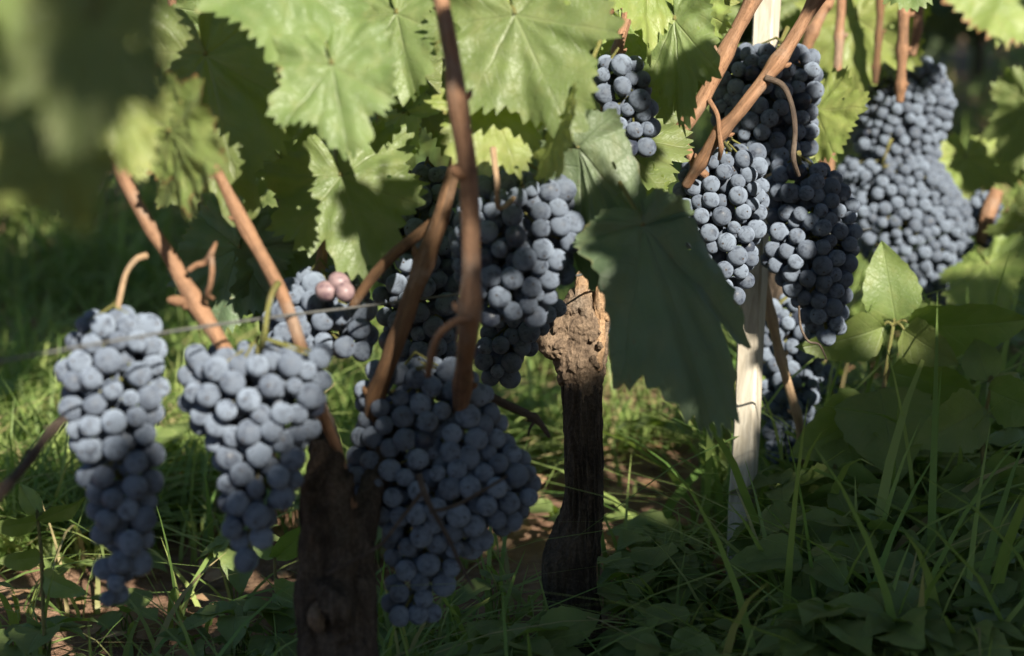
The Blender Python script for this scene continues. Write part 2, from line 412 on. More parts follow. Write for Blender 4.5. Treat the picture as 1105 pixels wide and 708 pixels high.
# low leaf for crowns, as plain arrays
def simple_leaf(rng):
    vs, fs, uv, ed = leaf_grid(rng, NT_=22, NR=2, teeth=0.0, cup=0.1, wave=0.1, fold=0.2, droop=0.3)
    return np.array(vs), fs, uv
SL = [simple_leaf(random.Random(90 + i)) for i in range(5)]
def foliage_mesh(name, spots):
    """spots: (centre, size, normal, tipdir)"""
    mb = MB()
    for i, (c, sz, n, t) in enumerate(spots):
        vs, fs, uv = SL[i % 5]
        y = t.normalized(); n = (n - y * n.dot(y)).normalized(); x = y.cross(n)
        A = np.array((x, y, n))
        W = (vs * sz) @ A + np.array(c)
        mb.add(W.tolist(), fs, uv, 0)
    return mb.mesh(name)

# ------------------------------------------------------------------ grape bunches
def berry_mesh(seed, seg=22, ring=15):
    rng = random.Random(seed); mb = MB(); vs, uv, fs = [], [], []
    off = Vector((rng.uniform(0, 9), rng.uniform(0, 9), 0)); r0 = 0.00775
    for i in range(ring + 1):
        ph = math.pi * i / ring
        for j in range(seg):
            a = 2 * math.pi * j / seg
            d = Vector((math.sin(ph) * math.cos(a), math.sin(ph) * math.sin(a), -math.cos(ph)))
            r = r0 * (1 + 0.030 * noise.noise(d * 1.3 + off))
            vs.append(d * r); uv.append((j / seg, i / ring))
    for i in range(ring):
        for j in range(seg):
            j2 = (j + 1) % seg
            fs.append((i * seg + j, i * seg + j2, (i + 1) * seg + j2, (i + 1) * seg + j))
    mb.add(vs, fs, uv); me = mb.mesh('grape')
    bm = bmesh.new(); bm.from_mesh(me); bmesh.ops.remove_doubles(bm, verts=bm.verts, dist=1e-6); bm.to_mesh(me); bm.free()
    me.materials.append(M['grape']); return me
BERRY = [berry_mesh(i) for i in range(6)]

def bunch(label, rows, d, peduncle=None,  seed=1, pedmat='greenstem', rscale=1.0, flat=0.85, tilt=0.0, maxparts=100, pink=(), group='bunches of dark grapes on the vines'):
    """rows: (py, px left, px right) of the outline seen at depth d -> a body of revolution filled with berries"""
    rng = random.Random(seed)
    root = thing('grape_bunch', label, 'grapes', group)
    rb = 0.00775 * rscale
    ys = [r[0] for r in rows]; y0, y1 = ys[0], ys[-1]
    def at(py):
        for a, b in zip(rows[:-1], rows[1:]):
            if a[0] <= py <= b[0]:
                t = (py - a[0]) / max(b[0] - a[0], 1e-6)
                return (a[1] + (b[1] - a[1]) * t, a[2] + (b[2] - a[2]) * t)
        return rows[-1][1:]
    rpx = rb / d * F
    HF = Vector((0, 1, 0))
    pts = []; cell = {}
    def ok(p, r, k):
        key = (int(p.x // 0.02), int(p.y // 0.02), int(p.z // 0.02))
        for dx in (-1, 0, 1):
            for dy in (-1, 0, 1):
                for dz in (-1, 0, 1):
                    for (q, rq) in cell.get((key[0] + dx, key[1] + dy, key[2] + dz), ()):
                        if (p - q).length < k * (r + rq): return False
        cell.setdefault(key, []).append((p, r)); return True
    lo, hi = y0 + rpx, y1 - rpx
    outer, inner = [], []
    for pas, (n, k, dep) in enumerate(((7000, 0.865, 0.0), (5000, 0.80, 0.22), (1600, 0.85, 0.80))):
        for c in range(n):
            py = rng.uniform(lo, hi) if hi > lo else (y0 + y1) / 2
            if c < 8: py = (lo, hi)[c % 2]
            l, r = at(py); cx = (l + r) / 2; Rm = max((r - l) / 2 / F * d - rb, 0.0)
            endf = 1.0
            ang = rng.uniform(0, 2 * math.pi)
            rad = Rm * (1 - rng.uniform(0, 0.10)) - dep * 2 * rb
            if pas and rad < 0: continue
            if pas == 2: rad = max(0, rad) * math.sqrt(rng.random())
            ri = rb * rng.uniform(0.82, 1.09)
            if rng.random() < 0.06: ri *= 0.8
            dy = tilt * (py - (y0 + y1) / 2) / F * d
            bl = 1 + 0.10 * noise.noise(Vector((ang, py * 0.02, seed)))
            p = P(cx, py, d) + RIGHT * (math.cos(ang) * rad * bl) + HF * (math.sin(ang) * rad * flat * bl + dy)
            if ok(p, ri, k):
                ax = P(cx, py, d) + HF * dy
                (outer if pas < 2 else inner).append((p, ri, ax))
    outer.sort(key=lambda t: (t[0] - CAMP).length - 0.0)
    vis, rest = outer[:maxparts], outer[maxparts:] + inner
    def rot_for(p, ax):
        o = (p - ax); o = o + Vector((0, -0.004, -0.006))
        if o.length < 1e-5: o = Vector((0, 0, -1))
        q = (-o).to_track_quat('Z', 'Y')
        j = Matrix.Rotation(rng.uniform(-0.7, 0.7), 3, 'X') @ Matrix.Rotation(rng.uniform(-0.7, 0.7), 3, 'Y') @ Matrix.Rotation(rng.uniform(0, 6.28), 3, 'Z')
        return q.to_matrix() @ j
    for i, (p, ri, ax) in enumerate(vis):
        b = bpy.data.objects.new('grape', BERRY[rng.randrange(6)]); COL.objects.link(b); b.parent = root
        b.location = p; b.rotation_euler = rot_for(p, ax).to_euler()
        s = ri / 0.00775; b.scale = (s * rng.uniform(.97, 1.03), s * rng.uniform(.97, 1.03), s * rng.uniform(0.97, 1.07))
    for (px_, py_, dd, lab) in pink:
        b = bpy.data.objects.new('grape', BERRY[1].copy()); COL.objects.link(b); b.parent = root
        b.data.materials[0] = M['pink']; b.location = P(px_, py_, dd); b.rotation_euler = (rng.uniform(0, 3), rng.uniform(0, 3), 0); b.scale = (0.86, 0.86, 1.0)
        b['label'] = lab
    if rest:
        mb = MB()
        for (p, ri, ax) in rest:
            me = BERRY[rng.randrange(6)]; m3 = rot_for(p, ax); s = ri / 0.00775
            if not hasattr(bunch, 'cache'): bunch.cache = {}
            if me.name not in bunch.cache:
                uvd = {}
                for lp in me.loops: uvd[lp.vertex_index] = tuple(me.uv_layers[0].data[lp.index].uv)
                bunch.cache[me.name] = ([v.co.copy() for v in me.vertices], [tuple(f.vertices) for f in me.polygons], [uvd[i] for i in range(len(me.vertices))])
            vs, fs, uv = bunch.cache[me.name]
            mb.add([p + m3 @ (v * s) for v in vs], fs, uv)
        o = obj('grapes', mb.mesh('grapes'), M['grape'], root); o['kind'] = 'stuff'
    # rachis inside, and the stalk it hangs by
    mb = MB(); axis = []
    for i in range(6):
        py = lo + (hi - lo) * i / 5; l, r = at(py); axis.append(P((l + r) / 2, py, d) + HF * tilt * (py - (y0 + y1) / 2) / F * d)
    tube(mb, axis, [0.0024, 0.0014], seg=7, per=4)
    for (p, ri, ax) in outer[::2]:
        a = ax + Vector((0, 0, 0.012)); tube(mb, [a, p - (p - a).normalized() * ri * 0.7], [0.0010, 0.0008], seg=5, per=2, cap=False)
    if peduncle:
        pm = MB(); tube(pm, [axis[0]] + [P(*q) for q in peduncle], [0.0017, 0.0016, 0.0022], seg=8, per=6, rough=.12); obj('stalk', pm.mesh('stalk'), M[pedmat], root)
    obj('stem', mb.mesh('stem'), M['greenstem'], root)
    return root

# ================================================================== THE SETTING: ground
def ground():
    n = 190; mb = MB(); ext = 160.0
    def warp(t): return math.copysign(abs(t) ** 4.2, t) * ext + t * 2.4
    xs = [warp(-1 + 2 * i / n) for i in range(n + 1)]
    vs, uv = [], []
    for j in range(n + 1):
        for i in range(n + 1):
            x, y = xs[i] + 0.1, xs[j] + 1.9
            dd = max(abs(x), abs(y - 1.9)); f = max(0.0, 1 - dd / 14)
            p = Vector((x, y, 0))
            z = f * (0.020 * noise.noise(p * 2.3) + 0.012 * noise.noise(p * 7.1) + 0.010 * noise.noise(p * 19.0))
            per = (p - ROW0).dot(ROWN); z += 0.012 * math.exp(-(per / 0.25) ** 2) * f     # soil drawn up to the trunks
            vs.append((x, y, z - 0.006)); uv.append((x, y))
    fs = [(j * (n + 1) + i, j * (n + 1) + i + 1, (j + 1) * (n + 1) + i + 1, (j + 1) * (n + 1) + i) for j in range(n) for i in range(n)]
    mb.add(vs, fs, uv); o = obj('ground', mb.mesh('ground'), M['soil']); o['kind'] = 'structure'
ground()

# ================================================================== the vines of the row in view
vineA = thing('grapevine', 'nearest vine, thick old trunk half hidden behind the large blue bunch', 'grapevine', 'vines of the row in view')
vineB = thing('grapevine', 'vine with a burly sunlit trunk head cut back to stubs', 'grapevine', 'vines of the row in view')
vineC = thing('grapevine', 'farther vine with a slim dark trunk just behind the pale wooden stake', 'grapevine', 'vines of the row in view')

def finish_remesh(name, mb, parent, mat, voxel, amp, sx, sz, label=None, fine=0.0):
    me = mb.mesh(name); o = bpy.data.objects.new(name, me); COL.objects.link(o)
    md = o.modifiers.new('r', 'REMESH'); md.mode = 'VOXEL'; md.voxel_size = voxel
    sm = o.modifiers.new('s', 'SMOOTH'); sm.factor = 0.5; sm.iterations = 4
    dg = bpy.context.evaluated_depsgraph_get(); dg.update()
    me2 = bpy.data.meshes.new_from_object(o.evaluated_get(dg)); me2.name = name
    bpy.data.objects.remove(o)
    nv = len(me2.vertices); co = np.empty(nv * 3, dtype=np.float32); me2.vertices.foreach_get('co', co); co = co.reshape(-1, 3)
    no = np.empty(nv * 3, dtype=np.float32); me2.vertices.foreach_get('normal', no); no = no.reshape(-1, 3)
    for i in range(nv):
        x, y, z = co[i]
        a = noise.noise(Vector((x * sx, y * sx, z * sz))) + 0.5 * noise.noise(Vector((x * sx * 2.3, y * sx * 2.3, z * sz * 2)))
        a = -abs(a) * 1.3 + 0.4
        if fine: a += fine * noise.noise(Vector((x, y, z)) * 260)
        co[i] += no[i] * a * amp
    me2.vertices.foreach_set('co', co.ravel()); me2.polygons.foreach_set('use_smooth', np.ones(len(me2.polygons), dtype=bool)); me2.update()
    me2.materials.clear()
    o = obj(name, me2, mat, parent)
    if label: o['label'] = label
    return o

# vine A: trunk
mb = MB(); d = 1.27
tube(mb, [P(366, 790, d), P(360, 700, d), P(356, 640, d), P(354, 570, d), P(354, 520, d), P(358, 496, d)], [.020, .018, .0175, .017, .0155, .008], seg=16, rough=0.34)
tube(mb, [P(388, 720, d - .004), P(386, 640, d - .002), P(390, 580, d + .005), P(404, 520, d + .02), P(425, 440, d + .05)], [.013, .011, .009, .008, .008], seg=12, rough=0.15)
tube(mb, [P(338, 720, d - .010), P(333, 640, d - .012), P(341, 560, d - .011), P(338, 502, d - .004)], [.009, .008, .007, .004], seg=10, rough=.35)
tube(mb, [P(372, 690, d - .013), P(368, 620, d - .014), P(366, 560, d - .012), P(374, 512, d - .004)], [.008, .007, .006, .005], seg=10, rough=.35)
tube(mb, [P(354, 530, d), P(353, 495, d), P(347, 462, d + .02), P(338, 425, d + .03)], [.013, .011, .008, .005], seg=12, rough=.3)
tube(mb, [P(352, 640, d - .012), P(362, 655, d - .022), P(372, 668, d - .014)], [.010, .013, .008], seg=10, rough=.4)
finish_remesh('trunk', mb, vineA, M['bark'], 0.0020, 0.0040, 190, 24)
mb = MB(); tube(mb, [P(346, 682, d - .0225), P(342, 664, d - .0235), P(350, 648, d - .0215)], [.003, .0065, .003], seg=12, rough=.6); finish_remesh('burl', mb, vineA, M['burl'], 0.0018, 0.002, 200, 200, fine=.5)

# vine B: trunk, burl, stubs
d = 1.55
mb = MB()
tube(mb, [P(628, 760, d), P(622, 700, d), P(619, 655, d), P(614, 612, d), P(622, 578, d), P(630, 540, d), P(630, 490, d), P(628, 440, d), P(628, 395, d)],
     [.0215, .0200, .0200, .0215, .0185, .0150, .0143, .0150, .0160], seg=18, rough=0.10)
tube(mb, [P(600, 640, d - .005), P(604, 612, d - .012), P(606, 590, d - .004)], [.010, .013, .006], seg=12, rough=.2)
tube(mb, [P(640, 600, d - .008), P(642, 500, d - .008), P(640, 420, d - .006)], [.006, .006, .007], seg=8, rough=.2)
tube(mb, [P(616, 580, d - .011), P(620, 480, d - .010), P(618, 410, d - .008)], [.005, .005, .006], seg=8, rough=.2)
finish_remesh('trunk', mb, vineB, M['bark'], 0.0016, 0.0030, 210, 20)
mb = MB(); rng = random.Random(4)
tube(mb, [P(627, 408, d), P(626, 380, d), P(624, 352, d), P(627, 330, d), P(630, 314, d)], [.017, .0215, .0215, .0165, .010], seg=18, rough=.25)
tube(mb, [P(612, 375, d - .008), P(596, 370, d - .006), P(583, 360, d)], [.013, .013, .0085], seg=14, rough=.35)
tube(mb, [P(640, 370, d - .006), P(646, 340, d - .004), P(650, 322, d)], [.011, .010, .008], seg=12, rough=.25)
for k in range(11):
    px = 608 + k * 3.9; L_ = rng.uniform(4, 34)
    tube(mb, [P(px, 392, d - .0135 + .00004 * (px - 628) ** 2 * .5), P(px + rng.uniform(-2, 2), 405 + L_ * .5, d - .0135 + .00004 * (px - 628) ** 2 * .5), P(px + rng.uniform(-3, 3), 405 + L_, d - .0125 + .00004 * (px - 628) ** 2 * .5)], [.0046, .0036, .0016], seg=7, per=4, rough=.3)
for k in range(46):
    px, py = rng.uniform(588, 652), rng.uniform(335, 405); c = P(px, py, d - .012 - rng.random() * .008)
    if abs(px - 622) > 26 and (py < 350 or py > 388): continue
    tube(mb, [c, c + Vector((rng.uniform(-.004, .004), -.004, rng.uniform(-.006, .006)))], [.0032, .0016], seg=6, per=2)
finish_remesh('burl', mb, vineB, M['burl'], 0.0011, 0.0016, 330, 200, fine=.5)
for pts, rd in (([P(627, 335, d - .004), P(627, 312, d - .008), P(630, 294, d - .010)], [.0065, .0055, .0045]),
                ([P(648, 345, d - .008), P(650, 325, d - .012), P(652, 307, d - .014)], [.007, .0065, .0058]),
                ([P(645, 400, d - .012), P(647, 370, d - .014), P(648, 345, d - .013)], [.003, .0045, .004])):
    mb = MB(); tube(mb, pts, rd, seg=12, rough=.2); finish_remesh('stub', mb, vineB, M['cut'], 0.0012, 0.0014, 260, 90, fine=.4)
mb = MB()
for k in range(16):   # shaggy strips peeling off the trunk
    px = rng.uniform(612, 646); py = rng.uniform(400, 560); L = rng.uniform(40, 110)
    tube(mb, [P(px, py, d - .0165), P(px + rng.uniform(-3, 3), py + L * .5, d - .0185), P(px + rng.uniform(-6, 6), py + L, d - .0165)], [.0006, .0011, .0004], seg=5, per=5)
o = obj('bark_strips', mb.mesh('bark_strips'), M['bark'], vineB); o['kind'] = 'stuff'

# vine C: trunk behind the stake
d = 2.04; mb = MB()
tube(mb, [P(842, 620, d), P(836, 540, d), P(832, 460, d), P(838, 380, d), P(842, 330, d), P(850, 280, d)], [.017, .016, .015, .015, .016, .018], seg=14, rough=.15)
finish_remesh('trunk', mb, vineC, M['bark'], 0.0025, 0.003, 170, 22)

def cane(parent, pts, rads, mat='cane', nodes=(), extra=(), seg=12, label=None):
    W = [P(*q) for q in pts]
    if pts[0][1] <= -20:                                                 # goes on up into the canopy
        dr = ((W[0] - W[1]).normalized() * .6 + Vector((0, 0, .6))).normalized()
        W = [W[0] + dr * .5 + ROWN * .03, W[0] + dr * .25 - ROWN * .01] + W; rads = [rads[0] * .8, rads[0] * .95] + list(rads)
    mb = MB(); rg = random.Random(len(pts) * 7 + int(pts[0][0]))
    nodes = tuple(nodes) + tuple(f for f in (.14, .32, .55, .74, .9) if sum((W[i + 1] - W[i]).length for i in range(len(W) - 1)) > .13 and all(abs(f - n) > .12 for n in nodes))
    tube(mb, W, rads, seg=seg, per=10, rough=.13, nodes=nodes, seed=len(bpy.data.meshes))
    cm = catmull(W, 10)
    for f in nodes:                                                      # a bud on each node
        i = min(int(f * (len(cm) - 1)), len(cm) - 2); T = (cm[i + 1] - cm[i]).normalized()
        r = rads[min(int(f * len(rads)), len(rads) - 1)]; a = rg.choice((-1, 1))
        sd = T.cross((CAMP - cm[i]).normalized()).normalized() * a + (CAMP - cm[i]).normalized() * rg.uniform(-.3, .5)
        tube(mb, [cm[i] + sd * r * .7, cm[i] + sd * r * 1.35 - T * r * .35, cm[i] + sd * r * 1.7 - T * r * 1.0], [r * .5, r * .45, r * .12], seg=7, per=4)
    for e_pts, e_r in extra: tube(mb, [P(*q) for q in e_pts], e_r, seg=8, per=8, rough=.06)
    o = obj('cane', mb.mesh('cane'), M[mat], parent)
    if label: o['label'] = label
    return o
# canes of vine A
cane(vineA, [(92, -60, 1.24), (104, 40, 1.21), (118, 120, 1.20), (132, 185, 1.20), (160, 242, 1.20), (182, 275, 1.20), (208, 322, 1.20), (243, 378, 1.20), (262, 420, 1.23), (300, 520, 1.27)], [.0036, .0036, .0038, .0040, .0042, .0046, .0047, .0045, .004, .0045], nodes=(.45,),
     extra=[([(200, 326, 1.20), (190, 325, 1.195), (182, 324, 1.19)], [.0032, .0034, .0018])])
cane(vineA, [(180, -60, 1.33), (188, 20, 1.31), (204, 110, 1.27), (232, 180, 1.23), (262, 240, 1.23), (298, 305, 1.22), (315, 345, 1.22), (328, 385, 1.22), (345, 440, 1.25), (368, 500, 1.27), (376, 570, 1.27), (374, 640, 1.27)], [.0027, .0028, .0030, .0032, .0036, .0041, .0040, .0038, .0033, .0035, .0036, .0036], nodes=(.46,))
cane(vineA, [(462, -60, 1.15), (476, 0, 1.15), (487, 60, 1.15), (495, 120, 1.15), (504, 180, 1.15), (508, 260, 1.15), (507, 330, 1.15), (502, 385, 1.19), (499, 420, 1.27), (494, 470, 1.33)], [.0046, .0047, .0049, .0052, .0058, .0054, .0057, .0055, .0052, .0046], nodes=(.44,),
     extra=[([(508, 345, 1.145), (490, 348, 1.14), (472, 364, 1.145), (464, 390, 1.16), (462, 405, 1.18)], [.0025, .0021, .0021, .0025, .002]), ([(500, 190, 1.147), (492, 186, 1.14), (488, 181, 1.137)], [.003, .0032, .0022])], label='thickest straight red brown cane, running down in front of the leaves')
cane(vineA, [(504, -40, 1.36), (506, 60, 1.34), (500, 140, 1.30), (486, 195, 1.275), (474, 240, 1.27), (455, 290, 1.27), (436, 345, 1.27), (419, 392, 1.28), (404, 432, 1.30), (398, 500, 1.32)], [.0035, .0038, .0042, .0050, .0056, .0060, .0060, .0052, .005], mat='oldcane', nodes=(.62,))
cane(vineA, [(478, 232, 1.28), (440, 262, 1.28), (408, 292, 1.28), (380, 330, 1.29)], [.0036, .0038, .0038, .003], mat='oldcane')
cane(vineA, [(380, 160, 1.40), (358, 230, 1.37), (346, 290, 1.35), (350, 350, 1.33), (338, 400, 1.30)], [.0036, .0038, .004, .0042, .004])
cane(vineA, [(-30, 572, 1.08), (0, 534, 1.10), (30, 498, 1.12), (58, 462, 1.15), (84, 440, 1.19)], [.0026, .0028, .0028, .0026, .002], mat='twig')
cane(vineA, [(492, 405, 1.36), (515, 420, 1.36), (545, 436, 1.36), (578, 452, 1.36), (593, 472, 1.36)], [.0030, .0032, .0030, .0026, .0012], mat='twig', nodes=(.74,),
     extra=[([(578, 452, 1.36), (572, 462, 1.355), (570, 470, 1.35)], [.0015, .001, .0006])])
def tendril(parent, pts, r, mat='twig'):
    mb = MB(); tube(mb, [P(*q) for q in pts], r, seg=7, per=9, rough=.2); return obj('tendril', mb.mesh('tendril'), M[mat], parent)
tendril(vineA, [(203, 292, 1.19), (212, 286, 1.19), (222, 283, 1.19), (229, 272, 1.185), (233, 262, 1.19)], [.0016, .0018, .0020, .0018, .001], 'cane')
tendril(vineA, [(228, 276, 1.188), (229, 292, 1.18), (227, 308, 1.18), (224, 318, 1.185), (230, 322, 1.19)], [.0018, .0017, .0016, .0018, .0012], 'cane')
tendril(vineA, [(452, 512, 1.235), (458, 532, 1.23), (470, 556, 1.228), (486, 585, 1.228), (500, 615, 1.23), (512, 636, 1.23)], [.0022, .0020, .0016, .0015, .0013, .0008])
tendril(vineA, [(464, 552, 1.229), (490, 546, 1.226), (520, 530, 1.228), (548, 513, 1.235)], [.0014, .0013, .0012, .0007])
tendril(vineA, [(456, 530, 1.231), (436, 556, 1.228), (410, 588, 1.23), (380, 606, 1.235), (352, 620, 1.24)], [.0013, .0012, .0012, .0012, .0007])
# canes of vine B
cane(vineB, [(690, -40, 1.58), (682, 0, 1.58), (670, 40, 1.56), (660, 78, 1.56), (650, 120, 1.58)], [.0046, .0046, .0042, .004, .003])
cane(vineB, [(652, 20, 1.60), (664, 5, 1.60), (676, -12, 1.58)], [.003, .0035, .004], mat='oldcane')
cane(vineB, [(838, -60, 1.53), (812, 0, 1.54), (786, 50, 1.54), (758, 108, 1.54), (732, 144, 1.54), (712, 172, 1.55), (676, 230, 1.56), (655, 300, 1.56)], [.0053, .0054, .0055, .0058, .0060, .0058, .0055, .005], nodes=(.47,),
     extra=[([(765, 108, 1.535), (774, 124, 1.53), (776, 142, 1.53), (778, 160, 1.53), (776, 172, 1.54)], [.0022, .0018, .0018, .0022, .0014])])
cane(vineB, [(912, -60, 1.52), (880, 0, 1.53), (852, 48, 1.53), (826, 84, 1.53), (796, 122, 1.53), (770, 152, 1.54), (758, 172, 1.55), (740, 200, 1.57)], [.0052, .0053, .0052, .0054, .0050, .0050, .0045, .004], nodes=(.50,))
tendril(vineB, [(826, 84, 1.525), (844, 92, 1.52), (854, 112, 1.515), (858, 140, 1.515), (856, 170, 1.52), (862, 190, 1.53)], [.0028, .0024, .0022, .0022, .0022, .0016], 'twig')
cane(vineB, [(735, 150, 1.58), (744, 165, 1.57), (752, 180, 1.57), (762, 190, 1.575)], [.0035, .0042, .0042, .003])
tendril(vineB, [(862, 330, 1.60), (864, 352, 1.60), (872, 368, 1.60), (884, 372, 1.605), (892, 388, 1.61)], [.0009, .0010, .0010, .0009, .0006])
# canes of vine C
cane(vineC, [(818, 280, 1.76), (826, 310, 1.76), (838, 368, 1.755), (852, 420, 1.76), (862, 455, 1.77), (868, 500, 1.80)], [.0036, .0038, .0042, .0040, .0040, .0035], mat='palecane', nodes=(.47,))
for q, r_, m_ in (([(900, -30, 1.95), (888, 10, 1.95), (872, 46, 1.95), (862, 90, 1.97)], [.0055, .0058, .0058, .005], 'cane'),
                  ([(908, -20, 2.0), (906, 30, 2.0), (904, 70, 2.0), (895, 190, 2.02), (888, 260, 2.02)], [.0045, .0048, .0046, .0045, .004], 'cane'),
                  ([(950, -20, 2.1), (948, 40, 2.1), (944, 90, 2.1)], [.004, .004, .003], 'oldcane'),
                  ([(976, -20, 1.97), (975, 20, 1.97), (973, 70, 1.98), (971, 110, 1.99)], [.0058, .0055, .0050, .0042], 'cane'),
                  ([(992, 0, 2.1), (990, 30, 2.1), (984, 60, 2.1)], [.005, .0055, .004], 'cane'),
                  ([(1076, 205, 2.2), (1066, 232, 2.2), (1058, 262, 2.2)], [.0075, .0085, .006], 'cane'),
                  ([(1085, 228, 2.2), (1105, 244, 2.2), (1130, 262, 2.2)], [.0065, .0075, .006], 'cane'),
                  ([(858, 140, 1.95), (890, 180, 1.96), (893, 230, 1.98)], [.004, .0045, .004], 'oldcane')):
    cane(vineC, q, r_, mat=m_)

# ------------------------------------------------------------------ the leaves one can tell apart
def L(v, b, t, roll=0, **kw): return vine_leaf(v, P(*b), P(*t), roll, **kw)
# left and centre, vine A
L(vineA, (315, -30, 1.20), (300, 80, 1.17), -8, cup=.14, width=1.0, seed=3, label='large pale glaucous leaf, sunlit, left of the straight cane')
L(vineA, (358, 70, 1.17), (376, 172, 1.15), 6, mat='leaf', cup=.10, width=.82, seed=8)
L(vineA, (368, 190, 1.325), (402, 298, 1.30), -6, mat='leaf', width=.95, seed=12)
L(vineA, (222, 60, 1.27), (262, 232, 1.25), 8, mat='leaf', width=.85, cup=.05, droop=.05, seed=15, label='dark shaded leaf with light shining through, upper left')
L(vineA, (428, 15, 1.30), (446, 104, 1.27), 15, seed=18, width=.8)
L(vineA, (402, 45, 1.33), (420, 112, 1.33), -25, seed=19)
L(vineA, (556, 16, 1.27), (612, 138, 1.245), 5, cup=.12, width=.92, fold=.08, seed=23, label='broad pale sunlit leaf right of the straight cane')
L(vineA, (530, 112, 1.285), (560, 188, 1.27), -8, mat='young', width=.95, seed=27)
L(vineA, (602, 138, 1.25), (606, 182, 1.22), 62, mat='young', seed=28)
L(vineA, (605, -16, 1.30), (640, 46, 1.28), 25, mat='young', seed=30)
L(vineA, (122, 92, 1.02), (150, 190, 1.00), 15, mat='young', width=.62, cup=.05, wave=.04, seed=33)
L(vineA, (184, 142, 1.14), (238, 184, 1.11), 40, mat='autumn', seed=35)
L(vineA, (188, 175, 1.24), (204, 240, 1.24), 58, seed=36)
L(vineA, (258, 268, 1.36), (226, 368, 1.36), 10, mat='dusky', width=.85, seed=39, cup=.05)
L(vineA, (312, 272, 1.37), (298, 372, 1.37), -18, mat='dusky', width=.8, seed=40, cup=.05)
L(vineA, (305, 175, 1.42), (330, 255, 1.42), 20, seed=41)
L(vineA, (436, 122, 1.36), (446, 162, 1.34), 35, mat='young', seed=42)
L(vineA, (458, 85, 1.38), (468, 148, 1.36), -30, seed=43)
L(vineA, (426, 140, 1.40), (404, 176, 1.40), 20, mat='autumn', seed=44)
# vine B
L(vineB, (660, 142, 1.52), (720, 210, 1.48), -48, mat='leaf', width=.95, cup=.2, seed=51, label='folded dark leaf with a browned edge beside the stub head')
L(vineB, (728, 22, 1.44), (738, 140, 1.42), 24, mat='leaf', width=.50, back=.5, seed=53)
L(vineB, (696, -34, 1.45), (702, 56, 1.42), -35, mat='young', width=.6, back=.5, seed=54)
L(vineB, (748, 6, 1.50), (750, 72, 1.48), 28, mat='young', width=.8, seed=55)
L(vineB, (632, 92, 1.48), (638, 140, 1.45), 45, seed=56, back=.5)
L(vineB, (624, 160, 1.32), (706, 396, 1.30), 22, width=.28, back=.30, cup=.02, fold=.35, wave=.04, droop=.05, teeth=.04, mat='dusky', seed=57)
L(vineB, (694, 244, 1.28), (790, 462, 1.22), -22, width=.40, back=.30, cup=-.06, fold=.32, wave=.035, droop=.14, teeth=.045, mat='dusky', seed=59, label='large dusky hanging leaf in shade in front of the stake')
L(vineB, (690, 208, 1.50), (712, 232, 1.48), 10, mat='young', seed=60)
L(vineB, (880, 118, 1.80), (902, 172, 1.76), 18, mat='young', width=1.0, seed=61, label='bright yellow green serrated leaf beside the topmost bunch')
L(vineB, (700, 70, 1.70), (730, 150, 1.70), -20, seed=62)
L(vineB, (664, 195, 1.75), (690, 250, 1.75), 10, seed=63)
# vine C
L(vineC, (925, 20, 2.15), (920, 110, 2.12), 15, mat='young', width=.9, seed=71)
L(vineC, (982, -40, 1.72), (974, 16, 1.70), 0, mat='leaf', width=1.0, seed=72)
L(vineC, (1095, -34, 2.35), (1074, 54, 2.30), -10, mat='autumn', width=1.0, seed=73, label='leaf with a reddened dry margin at the top right')
L(vineC, (1042, 170, 2.3), (1050, 226, 2.25), -15, mat='young', width=1.0, seed=74)
L(vineC, (1112, 110, 2.2), (1094, 190, 2.2), 30, mat='leaf', width=.8, seed=75)
L(vineC, (1066, 285, 2.1), (1080, 330, 2.05), 10, mat='young', width=1.1, seed=77)
L(vineC, (1112, 240, 2.15), (1074, 296, 2.15), -50, seed=78)
# the leaves behind, filling the canopy between the bunches
rng = random.Random(77)
for i in range(28):
    px = rng.uniform(160, 800); py = rng.uniform(-10, 95)
    dd = 1.38 + rng.random() * .5 + max(0, px - 450) * .0007
    ang = rng.uniform(-.7, .7); ln = rng.uniform(.038, .060) / dd * F
    L(vineA if px < 480 else vineB, (px, py, dd), (px + math.sin(ang) * ln, py + math.cos(ang) * ln, dd + rng.uniform(-.03, .03)), rng.uniform(-40, 40), mat=rng.choice(('leaf', 'leaf', 'young')), seed=300 + i)
for i in range(13):
    px = rng.uniform(850, 985); py = rng.uniform(-60, 70)
    dd = 2.2 + rng.random() * .5
    ang = rng.uniform(-.7, .7); ln = rng.uniform(.045, .065) / dd * F
    L(vineC, (px, py, dd), (px + math.sin(ang) * ln, py + math.cos(ang) * ln, dd), rng.uniform(-40, 40), mat=rng.choice(('leaf', 'leaf', 'young')), seed=400 + i)
# unseen leaves added outside the frame towards the sun, placed to shade chosen spots
def shade_leaf(v, px, py, d, s, size, roll=0, seed=0):
    c = P(px, py, d) + SUN * s
    up = Vector((0, 0, 1)) - SUN * SUN.z; up.normalize()
    size *= .62
    vine_leaf(v, c + up * size * .25, c - up * size * .75, roll, seed=900 + seed, facing=SUN, cup=.05, droop=.05)['ov'] = seed
shade_leaf(vineB, 700, 320, 1.30, .85, .10, 5, 1); shade_leaf(vineB, 690, 235, 1.30, .80, .085, -30, 2); shade_leaf(vineB, 752, 395, 1.25, .95, .07, 25, 3); shade_leaf(vineB, 680, 160, 1.50, .80, .065, 0, 21)
shade_leaf(vineB, 868, 215, 1.66, .80, .075, 10, 4); shade_leaf(vineB, 895, 285, 1.66, .85, .075, -20, 5); shade_leaf(vineB, 880, 340, 1.66, .82, .06, 0, 6)
shade_leaf(vineB, 800, 120, 1.70, .85, .10, 0, 7); shade_leaf(vineB, 830, 165, 1.70, .82, .075, 30, 17); shade_leaf(vineB, 795, 140, 1.70, .86, .06, 10, 20)
